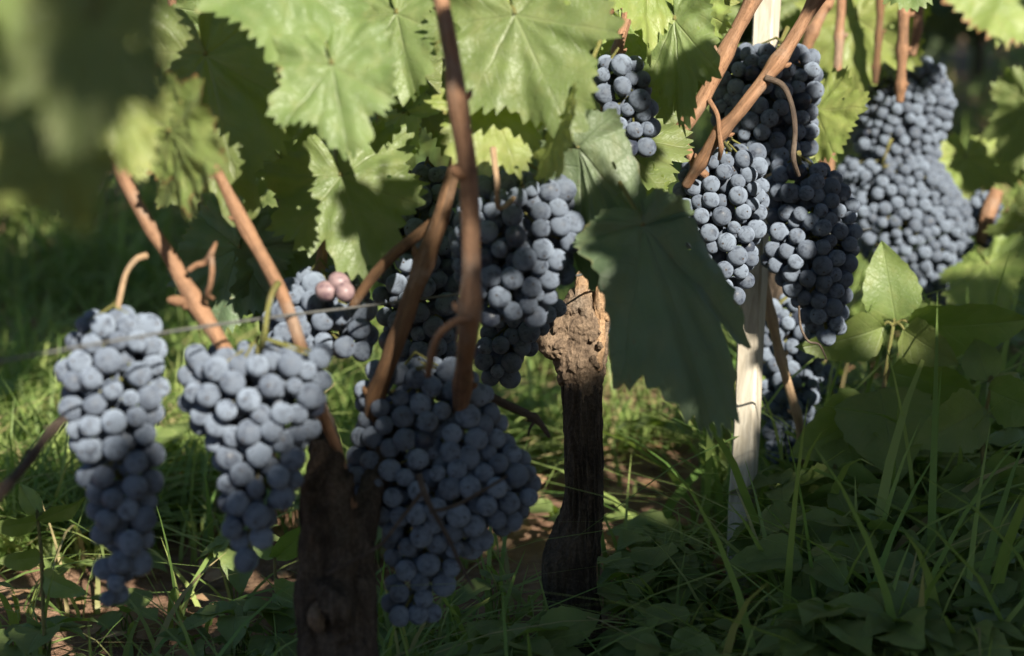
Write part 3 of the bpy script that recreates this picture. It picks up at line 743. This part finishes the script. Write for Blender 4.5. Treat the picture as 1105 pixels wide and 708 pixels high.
shade_leaf(vineA, 460, 350, 1.38, .85, .07, -20, 12); shade_leaf(vineA, 418, 225, 1.31, .80, .065, 15, 22); shade_leaf(vineA, 88, 85, .58, .35, .026, 0, 13)
shade_leaf(vineC, 962, 88, 2.2, .85, .085, 0, 16); shade_leaf(vineC, 1070, 200, 2.3, .9, .10, 0, 18); shade_leaf(vineC, 1060, 120, 2.5, .95, .12, 0, 19)

# the canopy above the picture, one mass on each vine
def canopy(parent, u0, u1, z0, z1, n, seed, thick=.20):
    rng = random.Random(seed); spots = []
    for i in range(n):
        u = rng.uniform(u0, u1); z = z0 + (z1 - z0) * rng.random(); w = rng.uniform(-thick, thick) if i % 2 else rng.uniform(-thick, .85)  # every second leaf spread over the lane, added to cut sky light
        z = max(z, .98 + .88 * w) if w > .2 else z
        top = z0 + (z1 - z0) * (.62 + .75 * noise.noise(Vector((u * 2.6, 7, 0))))
        if z > top and w < .25: continue
        zz = z + .05 * noise.noise(Vector((u * 3, 0, seed)))
        c = ROW0 + ROWD * u + ROWN * w + Vector((0, 0, zz))
        n_ = Vector((rng.gauss(0, .5), rng.gauss(0, .5), rng.gauss(.35, .4))) + ROWN * (1 if w > 0 else -1) * .8
        spots.append((c, rng.uniform(.05, .08), n_, Vector((rng.gauss(0, .5), rng.gauss(0, .5), -1))))
    for i in range(int((u1 - u0) * 330)):                      # unseen leaves added over the lane to block sky light
        u = rng.uniform(u0, u1); w = rng.uniform(.3, 1.15); z = 1.02 + .88 * w + rng.random() ** 2 * .5
        c = ROW0 + ROWD * u + ROWN * w + Vector((0, 0, z))
        spots.append((c, rng.uniform(.06, .085), Vector((rng.gauss(0, .4), rng.gauss(0, .4), 1)) + ROWN * .3, ROWN + Vector((rng.gauss(0, .5), rng.gauss(0, .5), -.5))))
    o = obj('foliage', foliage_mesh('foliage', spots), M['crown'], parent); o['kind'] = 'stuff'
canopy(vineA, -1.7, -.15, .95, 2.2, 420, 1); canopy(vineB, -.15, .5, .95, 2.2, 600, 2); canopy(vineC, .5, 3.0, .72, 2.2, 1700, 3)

# blurred shoot hanging close to the viewer
shoot = thing('vine_shoot', 'very blurred leafy shoot hanging close to the viewer in the upper left corner', 'vine shoot')
mb = MB(); tube(mb, [P(60, -420, .62), P(70, -200, .62), P(95, -60, .61), P(70, 60, .63)], [.003, .003, .0026, .002], seg=8); obj('cane', mb.mesh('cane'), M['cane'], shoot)
L(shoot, (100, 20, .58), (84, 190, .57), 12, width=.62, seed=91); L(shoot, (20, -40, .66), (40, 82, .64), -20, width=.6, seed=92)
L(shoot, (50, 165, .64), (88, 242, .62), -15, mat='young', width=.85, seed=93); L(shoot, (-40, 90, .66), (-14, 250, .66), 30, seed=94)
L(shoot, (150, -90, .72), (146, 20, .70), -30, mat='leaf', seed=95, width=.6)

# ================================================================== grape bunches
bunch('long narrow bunch hanging at the far left, crossed by the wire', [(333, 92, 152), (348, 78, 172), (365, 68, 182), (400, 57, 188), (440, 56, 184), (470, 68, 178), (500, 78, 180), (540, 85, 176), (580, 94, 172), (610, 100, 164), (640, 98, 152), (657, 104, 148)], 1.18, [(130, 318, 1.18), (136, 295, 1.19), (147, 280, 1.195), (158, 276, 1.20)], 1, pedmat='palecane', rscale=.98)
bunch('conical bunch with a broad pale sunlit top, second from the left', [(370, 208, 350), (385, 192, 364), (405, 182, 366), (430, 186, 362), (460, 204, 348), (485, 222, 338), (510, 228, 340), (540, 232, 320), (565, 234, 306), (590, 244, 296), (617, 254, 279)], 1.20, [(285, 365, 1.18), (288, 340, 1.18), (293, 318, 1.19), (300, 306, 1.21)], 2, flat=.8, rscale=.98)
bunch('largest bunch, low in the centre and wholly in shade', [(388, 405, 470), (405, 388, 515), (440, 376, 548), (480, 369, 562), (510, 367, 584), (540, 380, 588), (562, 396, 566), (590, 408, 524), (620, 414, 496), (650, 406, 486), (672, 418, 474)], 1.31, [(464, 395, 1.22)], 3, flat=.62, tilt=-.05, rscale=.97)
bunch('bunch just right of the straight cane under the pale leaf', [(184, 545, 616), (205, 500, 630), (240, 482, 634), (275, 482, 632), (300, 488, 618), (325, 498, 604), (352, 515, 590)], 1.33, [(540, 225, 1.27), (536, 195, 1.25), (532, 160, 1.26)], 4, pedmat='palecane', rscale=.97)
bunch('small lower bunch tip showing below the centre bunch, left of the stub', [(320, 545, 618), (345, 520, 605), (375, 505, 582), (400, 510, 566), (419, 530, 556)], 1.47, None, 5)
bunch('dark shaded bunch behind the leaning old cane', [(175, 436, 490), (200, 422, 500), (240, 408, 504), (290, 398, 506), (340, 402, 506), (375, 412, 502), (404, 432, 494)], 1.42, None, 6, rscale=1.04)
bunch('small bunch with two pinkish shrivelled grapes, behind the second bunch', [(286, 318, 362), (305, 306, 392), (325, 282, 408), (345, 278, 412), (365, 284, 412), (388, 296, 408)], 1.33, None, 7, pink=((366, 305, 1.285, 'pinkish shrivelled grape'), (352, 314, 1.285, 'pinkish shrivelled grape'), (372, 315, 1.28, 'brownish pink shrivelled grape')))
bunch('few dusty grapes peeping out above the dark leaf, behind the second cane', [(172, 285, 320), (195, 264, 328), (220, 262, 328), (242, 275, 322)], 1.50, None, 8)
bunch('short sunlit bunch at the top right of the broad pale leaf', [(58, 640, 688), (80, 634, 706), (110, 638, 714), (142, 650, 716), (170, 662, 708)], 1.44, [(662, 60, 1.5)], 9)
bunch('blurred small bunch in the gap behind the crossing canes', [(116, 686, 724), (135, 680, 730), (155, 690, 728), (172, 698, 724)], 1.85, None, 10)
bunch('narrow bunch mostly hidden behind the large hanging leaf in shade', [(176, 634, 672), (215, 628, 688), (260, 628, 690), (300, 636, 692), (340, 648, 694), (362, 652, 700), (380, 664, 692)], 1.66, None, 11)
bunch('pale sharp sunlit bunch left of the stake top, in clear focus', [(154, 772, 826), (170, 736, 832), (190, 724, 834), (215, 721, 834), (240, 722, 830), (270, 732, 826), (300, 740, 816), (325, 756, 804), (347, 770, 796)], 1.60, [(778, 150, 1.56)], 12)
bunch('topmost bunch behind the two crossing canes', [(46, 820, 880), (62, 772, 888), (85, 762, 891), (110, 756, 891), (140, 764, 889), (165, 776, 884), (188, 800, 878)], 1.70, [(850, 30, 1.72)], 13)
bunch('dark bunch just right of the stake, tapering to a tip', [(172, 836, 884), (195, 822, 915), (220, 822, 931), (250, 822, 933), (280, 820, 930), (305, 836, 924), (330, 856, 920), (355, 866, 918), (373, 880, 908)], 1.66, [(862, 165, 1.60)], 14)
bunch('upper blurred bunch on the right, dark on top', [(60, 935, 1000), (78, 910, 1024), (100, 908, 1032), (130, 916, 1032), (155, 918, 1018), (178, 940, 1012)], 2.2, [(972, 95, 2.1), (973, 60, 2.06)], 15, rscale=.90)
bunch('wide blurred pale bunch on the right below another bunch', [(168, 915, 1014), (185, 900, 1026), (215, 896, 1044), (245, 902, 1052), (270, 920, 1052), (295, 950, 1048), (315, 985, 1038), (329, 995, 1030)], 2.2, [(952, 180, 2.12), (958, 160, 2.1), (962, 150, 2.1)], 16, rscale=.90)
bunch('blurred bunch low down behind the stake and the pale cane', [(318, 826, 870), (345, 818, 892), (380, 818, 896), (420, 816, 890), (460, 820, 880), (500, 822, 862)], 1.88, None, 17)
bunch('dark blurred bunch low behind the weeds right of the pale cane', [(392, 868, 900), (420, 858, 912), (450, 862, 908), (470, 870, 896)], 2.10, None, 18)
bunch('small dark bunch at the right edge beside the short canes', [(205, 1044, 1076), (225, 1040, 1084), (250, 1042, 1082), (268, 1050, 1074)], 2.25, None, 19)
bunch('small dark bunch at the right, low behind the upright weed leaf', [(302, 1018, 1052), (318, 1014, 1062), (334, 1020, 1056)], 2.25, None, 20)

# ================================================================== stake and wire
def stake():
    root = None
    top = P(836, -150, 1.72); bot = P(794, 690, 1.72); ax = (bot - top).normalized()
    x = Vector((math.cos(R(-28)), math.sin(R(-28)), 0)); x = (x - ax * x.dot(ax)).normalized(); y = ax.cross(x)
    mb = MB(); n = 26; w = .0094
    prof = [(-1, -.8), (-.8, -1), (-.1, -1), (-.04, -.86), (.02, -1), (.8, -1), (1, -.8), (1, .8), (.8, 1), (-.8, 1), (-1, .8)]
    m = len(prof); vs, uv = [], []
    for i in range(n + 1):
        c = top + (bot - top) * (i / n)
        for j, (a, b) in enumerate(prof):
            k = 1 + .05 * noise.noise(Vector((i * .6, j * 1.3, 0)))
            vs.append(c + x * (a * w * k + .0012 * noise.noise(Vector((i * .25, 3, 0)))) + y * b * w * k); uv.append((j / m, i * .03))
    fs = [(i * m + j, i * m + (j + 1) % m, (i + 1) * m + (j + 1) % m, (i + 1) * m + j) for i in range(n) for j in range(m)] + [tuple(range(m))[::-1], tuple(n * m + j for j in range(m))]
    mb.add(vs, fs, uv); o = obj('wooden_stake', mb.mesh('wooden_stake', smooth=False), M['stake'])
    tag(o, 'pale weathered wooden stake standing among the bunches', 'stake')
stake()
mb = MB(); wp = []
for i in range(25):
    px = -260 + (1200) * i / 24; inv = .972 - .000472 * (px + 0) ; y_ = 397 - .1486 * (px + 60)
    wp.append(P(px, y_ + 3.0 * math.sin(i * .5), 1 / inv))
tube(mb, wp, [.0009], seg=8, per=3)
w_ = obj('trellis_wire', mb.mesh('trellis_wire'), M['wire']); tag(w_, 'thin grey wire stretched across the bunches on the left', 'wire')

# ================================================================== weeds
def weed_leaf_mesh(base, tip, roll, width, seed, fold=.25, droop=.25, facing=None, wave=.04):
    rng = random.Random(seed); m, Ln = frame_from(base, tip, R(roll), facing); mb = MB(); NX, NY = 8, 16
    vs, uv = [], []; ph = rng.uniform(0, 6)
    for j in range(NY + 1):
        t = j / NY; hw = width * (math.sin(math.pi * t ** .75) ** .85) * (1 - .25 * t) + .012 * (1 - t)
        for i in range(-NX // 2, NX // 2 + 1):
            s_ = i / (NX / 2); x = s_ * hw * (1 + .05 * math.sin(t * 40 + ph) * abs(s_))
            z = fold * abs(x) - droop * t * t + wave * math.sin(t * 9 + ph + s_) * abs(s_) + .06 * droop
            vs.append(base + m @ (Vector((x, t, z)) * Ln)); uv.append((x, t))
    W = NX + 1
    fs = [(j * W + i, j * W + i + 1, (j + 1) * W + i + 1, (j + 1) * W + i) for j in range(NY) for i in range(NX)]
    mb.add(vs, fs, uv); return mb
def weed(label, stem, leaves, seed, sr=.0022):
    root = thing('broadleaf_weed', label, 'weed', 'broad leaved weeds under the vines')
    mb = MB(); st = [P(*q) for q in stem]; tube(mb, st, [sr, sr * .7], seg=8)
    for (b, t, roll, w) in leaves:
        pb = P(*b); j = min(st, key=lambda q: (q - pb).length); tube(mb, [j, (j + pb) / 2 + Vector((0, 0, .004)), pb], [sr * .6, sr * .5], seg=6, per=4)
    obj('stem', mb.mesh('stem'), M['greenstem'], root)
    for i, (b, t, roll, w) in enumerate(leaves):
        obj('leaf', weed_leaf_mesh(P(*b), P(*t), roll, w, seed * 20 + i).mesh('leaf'), M['weed'], root)
    return root
weed('tall weed with an upright sunlit pointed leaf below the pale right bunch', [(952, 640, 1.76), (944, 520, 1.76), (950, 440, 1.76), (964, 352, 1.76)],
     [((966, 346, 1.76), (954, 264, 1.74), 6, .40), ((952, 352, 1.76), (876, 384, 1.72), -35, .30), ((980, 348, 1.76), (1112, 362, 1.72), 40, .33), ((976, 356, 1.75), (1024, 392, 1.70), 20, .34),
      ((950, 420, 1.74), (966, 506, 1.68), 0, .52), ((940, 440, 1.76), (868, 492, 1.72), -20, .42), ((960, 400, 1.78), (1050, 430, 1.76), 25, .4)], 1)
weed('bushy weed with pale leaf undersides at the right edge', [(1075, 660, 1.70), (1066, 560, 1.70), (1060, 470, 1.70), (1072, 410, 1.70)],
     [((1060, 440, 1.7), (1000, 480, 1.66), -20, .4), ((1068, 420, 1.7), (1130, 452, 1.66), 30, .42), ((1066, 412, 1.7), (1050, 360, 1.72), 0, .4), ((1062, 500, 1.7), (1118, 552, 1.66), 20, .4), ((1060, 520, 1.7), (1000, 560, 1.66), -25, .42), ((1066, 450, 1.72), (1110, 400, 1.74), 20, .4)], 2)
weed('leafy weed in the shade right of the stake foot', [(905, 660, 1.72), (902, 600, 1.72), (898, 545, 1.72), (902, 505, 1.72)],
     [((900, 520, 1.72), (850, 545, 1.68), -20, .4), ((902, 515, 1.72), (960, 540, 1.68), 20, .4), ((900, 508, 1.72), (905, 465, 1.74), 0, .38), ((900, 560, 1.72), (955, 600, 1.68), 25, .4), ((898, 570, 1.72), (840, 600, 1.68), -25, .4)], 3)
weed('thin weed with a horizontal pointed leaf at the far left', [(48, 700, 1.42), (46, 640, 1.42), (44, 590, 1.42), (40, 556, 1.42)],
     [((42, 560, 1.42), (92, 548, 1.40), 55, .22), ((40, 562, 1.42), (-8, 575, 1.40), -45, .3), ((40, 556, 1.42), (22, 520, 1.42), 10, .32), ((44, 600, 1.42), (0, 610, 1.4), -30, .3), ((46, 620, 1.42), (84, 645, 1.40), 40, .3)], 4, .0016)
weed('low weed with long leaf behind the old trunk, under the second bunch', [(300, 690, 1.55), (298, 640, 1.55), (296, 600, 1.55)],
     [((298, 600, 1.55), (340, 572, 1.5), 50, .22), ((296, 602, 1.55), (268, 575, 1.55), -20, .3), ((298, 640, 1.55), (330, 660, 1.5), 30, .3)], 5, .0016)
weed('tall weed in the dark right corner with drooping leaves', [(1020, 720, 1.55), (1015, 660, 1.55), (1012, 610, 1.55)],
     [((1012, 620, 1.55), (960, 650, 1.5), -20, .36), ((1014, 614, 1.55), (1072, 598, 1.5), 25, .22), ((1014, 640, 1.55), (1060, 680, 1.5), 20, .38), ((1012, 612, 1.55), (1005, 560, 1.57), 0, .34)], 6)

# ground cover, grass, litter: nobody could count them
def cover():
    rng = random.Random(5); mb = MB(); n = 0
    while n < 620:
        d_ = 1.28 + rng.random() ** 1.6 * 2.2; px = rng.uniform(-60, 1165)
        x = (px - 552.5) / F * d_; y = d_ * math.cos(PITCH) + .02
        y = d_; p = Vector((x, y, 0)); per = (p - ROW0).dot(ROWN)
        dens = noise.noise(p * 2.2 + Vector((3, 1, 0))) * .5 + .5
        want = .75 if per > .05 else (.07 if x < -.02 else .35)
        if x > .12: want += .05
        if -.02 < x < .27 and 1.66 < d_ < 2.5: want *= .14
        if abs(x - .046) < .05 and d_ < 1.56: want *= .22
        if abs(px - 806) < 36 and d_ < 1.74: want *= .12
        if rng.random() > want * (0.3 + dens): continue
        n += 1
        h = rng.uniform(.015, .07) * (1.6 if x > .2 else 1)
        k = rng.randint(3, 5); a0 = rng.uniform(0, 6.28)
        for i in range(k):
            a = a0 + i * 6.28 / k + rng.uniform(-.3, .3); b = p + Vector((0, 0, h)) + Vector((math.cos(a), math.sin(a), 0)) * .006
            ln = rng.uniform(.022, .052) * (1.1 if x > .2 else 1); t = b + Vector((math.cos(a), math.sin(a), rng.uniform(-.3, .5))) * ln
            s_ = weed_leaf_mesh(b, t, 0, rng.uniform(.3, .46), n * 7 + i, facing=Vector((0, 0, 1)) + Vector((rng.gauss(0, .25), rng.gauss(0, .25), 0)), droop=.35)
            mb.add(s_.v, s_.f, s_.uv)
            tube(mb, [p, (p + b) / 2 + Vector((rng.gauss(0, .003), 0, 0)), b], [.0009, .0007], seg=4, per=2, cap=False)
    o = obj('ground_cover', mb.mesh('ground_cover'), M['weed']); tag(o, 'low leafy ground cover of small weeds below the vines', 'ground cover', None, 'stuff')
if not globals().get('DBG'): cover()

def grass():
    rng = random.Random(9); V, Fc, U = [], [], []
    def blade(p, h, w, lean, az, rv, segs=6):
        dx, dy = math.cos(az), math.sin(az); b0 = len(V)
        fx = az + 1.57 + rng.uniform(-.6, .6); wx, wy = math.cos(fx), math.sin(fx)
        for i in range(segs + 1):
            t = i / segs; ww = w * (1 - t ** 1.6) * (.75 + .5 * min(1, t * 4)) + .0001
            o = lean * t * t * h; z = h * (t - .32 * min(lean, 2.2) * t ** 2.6)
            cx, cy = p.x + dx * o, p.y + dy * o
            V.append((cx - wx * ww, cy - wy * ww, p.z + z)); V.append((cx + wx * ww, cy + wy * ww, p.z + z + ww * .4)); U.append((rv, t)); U.append((rv, t))
        for i in range(segs): Fc.append((b0 + 2 * i, b0 + 2 * i + 1, b0 + 2 * i + 3, b0 + 2 * i + 2))
    def field(n, d0, d1, powr, hs, ws, test, clump=5):
        c = 0; tries = 0
        while c < n and tries < n * 30:
            tries += 1
            d_ = d0 + (d1 - d0) * rng.random() ** powr; px = rng.uniform(-120, 1225)
            q = Vector(((px - 552.5) / F * d_, d_, 0)); per = (q - ROW0).dot(ROWN)
            k = test(q, px, d_, per)
            if rng.random() > k: continue
            az0 = rng.uniform(0, 6.28); tuft = rng.uniform(.6, 1.3)
            for i in range(rng.randint(2, clump)):
                pp = q + Vector((rng.gauss(0, .010), rng.gauss(0, .010), -.01))
                blade(pp, rng.uniform(*hs) * tuft, rng.uniform(*ws), rng.uniform(.15, 1.9), rng.uniform(0, 6.28), rng.random()); c += 1
    nz = lambda q, s, o=0: noise.noise(q * s + Vector((o, o, 0))) * .5 + .5
    # sunlit grass behind the row on the left
    field(13000, 1.75, 3.6, 1.5, (.05, .15), (.0011, .0026), lambda q, px, d, per: (1.0 if per < -.18 else .07) * (1 if nz(q, 2.6) > .42 else .12) * (1 if q.x < -.02 else (.05 if q.x < .27 and d < 2.12 else .8)))
    # strip on the near side of the row
    field(1700, 1.22, 1.62, 1.0, (.05, .14), (.0011, .0028), lambda q, px, d, per: (.9 if per > -.1 else .12) * (1 if nz(q, 4, 5) > .38 else .2) * (.40 if q.x > -.05 else .8) * (.3 if abs(q.x - .046) < .05 or abs(px - 806) < 34 else 1))
    # tall rank grass on the right
    field(640, 1.30, 2.3, 1.2, (.12, .29), (.0020, .0050), lambda q, px, d, per: (.12 if abs(px - 806) < 34 and d < 1.74 else 1) * (1.0 if px > 770 else (.02 if px > 640 else 0)) * (1 if nz(q, 3, 9) > .4 else .25), 4)
    # farther shaded grass
    field(12000, 3.2, 15.0, 1.4, (.08, .22), (.0022, .006), lambda q, px, d, per: 1 if nz(q, 1.3, 2) > .4 else .25)
    me = bpy.data.meshes.new('grass'); me.from_pydata(V, [], Fc)
    lay = me.uv_layers.new(name='UVMap'); li = np.empty(len(me.loops), dtype=np.int32); me.loops.foreach_get('vertex_index', li)
    lay.data.foreach_set('uv', np.array(U, dtype=np.float32)[li].ravel()); me.polygons.foreach_set('use_smooth', np.ones(len(me.polygons), dtype=bool)); me.update()
    o = obj('grass', me, M['grass']); tag(o, 'green grass growing between and under the vine rows', 'grass', None, 'stuff')
if not globals().get('DBG'): grass()
def litter():
    rng = random.Random(12); mb = MB()
    for i in range(900):
        d_ = 1.45 + rng.random() * 1.5; px = rng.uniform(-60, 1165); p = Vector(((px - 552.5) / F * d_, d_, .006 + rng.random() * .01))
        if abs((p - ROW0).dot(ROWN)) > .5 and rng.random() < .7: continue
        s_ = rng.uniform(.005, .018); a = rng.uniform(0, 6.28); u = Vector((math.cos(a), math.sin(a), rng.uniform(-.3, .3))); v = Vector((-math.sin(a), math.cos(a), rng.uniform(-.4, .4)))
        n_ = 7; vs = [p + Vector((0, 0, s_ * .25))] + [p + (u * math.cos(6.28 * k / n_) + v * .7 * math.sin(6.28 * k / n_)) * s_ * rng.uniform(.6, 1.1) for k in range(n_)]
        mb.add(vs, [(0, 1 + k, 1 + (k + 1) % n_) for k in range(n_)], [(0, 0)] * (n_ + 1))
    o = obj('leaf_litter', mb.mesh('leaf_litter'), M['litter']); tag(o, 'dry brown leaf litter and crumbs on the bare soil', 'leaf litter', None, 'stuff')
if not globals().get('DBG'): litter()

# ================================================================== the other rows
def row_vine(seed, top, zlow, n, width=.95, thick=.22):
    rng = random.Random(seed); root = thing('grapevine', 'grapevine', 'grapevine')
    mb = MB(); tube(mb, [Vector((0, 0, -.03)), Vector((.02, 0, .25)), Vector((-.01, .01, .5)), Vector((.03, 0, .8))], [.024, .02, .02, .014], seg=10, rough=.2)
    obj('trunk', mb.mesh('trunk'), M['bark'], root)
    spots = []
    while len(spots) < n:
        u = rng.uniform(-width / 2, width / 2); w = rng.gauss(0, thick * .6); z = rng.uniform(zlow, top(u) if callable(top) else top)
        nn = Vector((rng.gauss(0, .5), rng.gauss(0, .5), rng.gauss(.3, .4))) + Vector((0, 1 if w > 0 else -1, 0)) * .8
        spots.append((Vector((u, w, z)), rng.uniform(.055, .085), nn, Vector((rng.gauss(0, .5), rng.gauss(0, .5), -1))))
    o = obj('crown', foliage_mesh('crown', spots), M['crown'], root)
    return root
def copy_tree(r):
    c = r.copy(); COL.objects.link(c)
    for ch in r.children:
        k = ch.copy(); COL.objects.link(k); k.parent = c
    return c
ANG = math.atan2(ROWD.y, ROWD.x)
protos = [row_vine(500 + i, 2.0, .20, 720) for i in range(3)]
for i in range(12):
    o = protos[i] if i < 3 else copy_tree(protos[i % 3])
    o.location = ROW0 - ROWN * 2.0 + ROWD * (0.3 + i * .9); o.rotation_euler = (0, 0, ANG + (math.pi if i % 2 else 0))
    tag(o, 'blurred dark vine in the next row, behind the grass', 'grapevine', 'vines of the next row behind')
for i in range(6):                                   # the row in view goes on past the right edge
    o = copy_tree(protos[i % 3]); o.location = ROW0 + ROWD * (3.45 + i * .9) + Vector((0, 0, .12)); o.rotation_euler = (0, 0, ANG + (math.pi if i % 2 else 0))
    tag(o, 'leafy vine farther along the row in view, past the right edge', 'grapevine', 'farther vines of the row in view')
# the row behind the viewer: its top edge is the line the low sun comes over
TOP = [(-4.5, 1.94), (-2.3, 1.94), (-2.0, 1.985), (-1.88, 1.95), (-1.78, 1.972), (-1.65, 1.955), (-1.47, 1.905), (-1.2, 1.755), (-.8, 1.80), (-.3, 1.85), (1.5, 1.9)]
def topat(u):
    for a, b in zip(TOP[:-1], TOP[1:]):
        if a[0] <= u <= b[0]: return a[1] + (b[1] - a[1]) * (u - a[0]) / (b[0] - a[0])
    return 1.9
for i in range(6):
    u0 = -3.5 + i * .85
    o = row_vine(600 + i, lambda u, u0=u0: topat(u0 + u) - .05 + .014 * noise.noise(Vector((u + u0, 0, 3)) * 7), .55, 1500, .98, .10)
    o.location = ROW0 + ROWN * 2.0 + ROWD * u0; o.rotation_euler = (0, 0, ANG)
    tag(o, 'leafy vine in the row behind the viewer, shading the foot of the scene', 'grapevine', 'vines of the row behind the viewer')
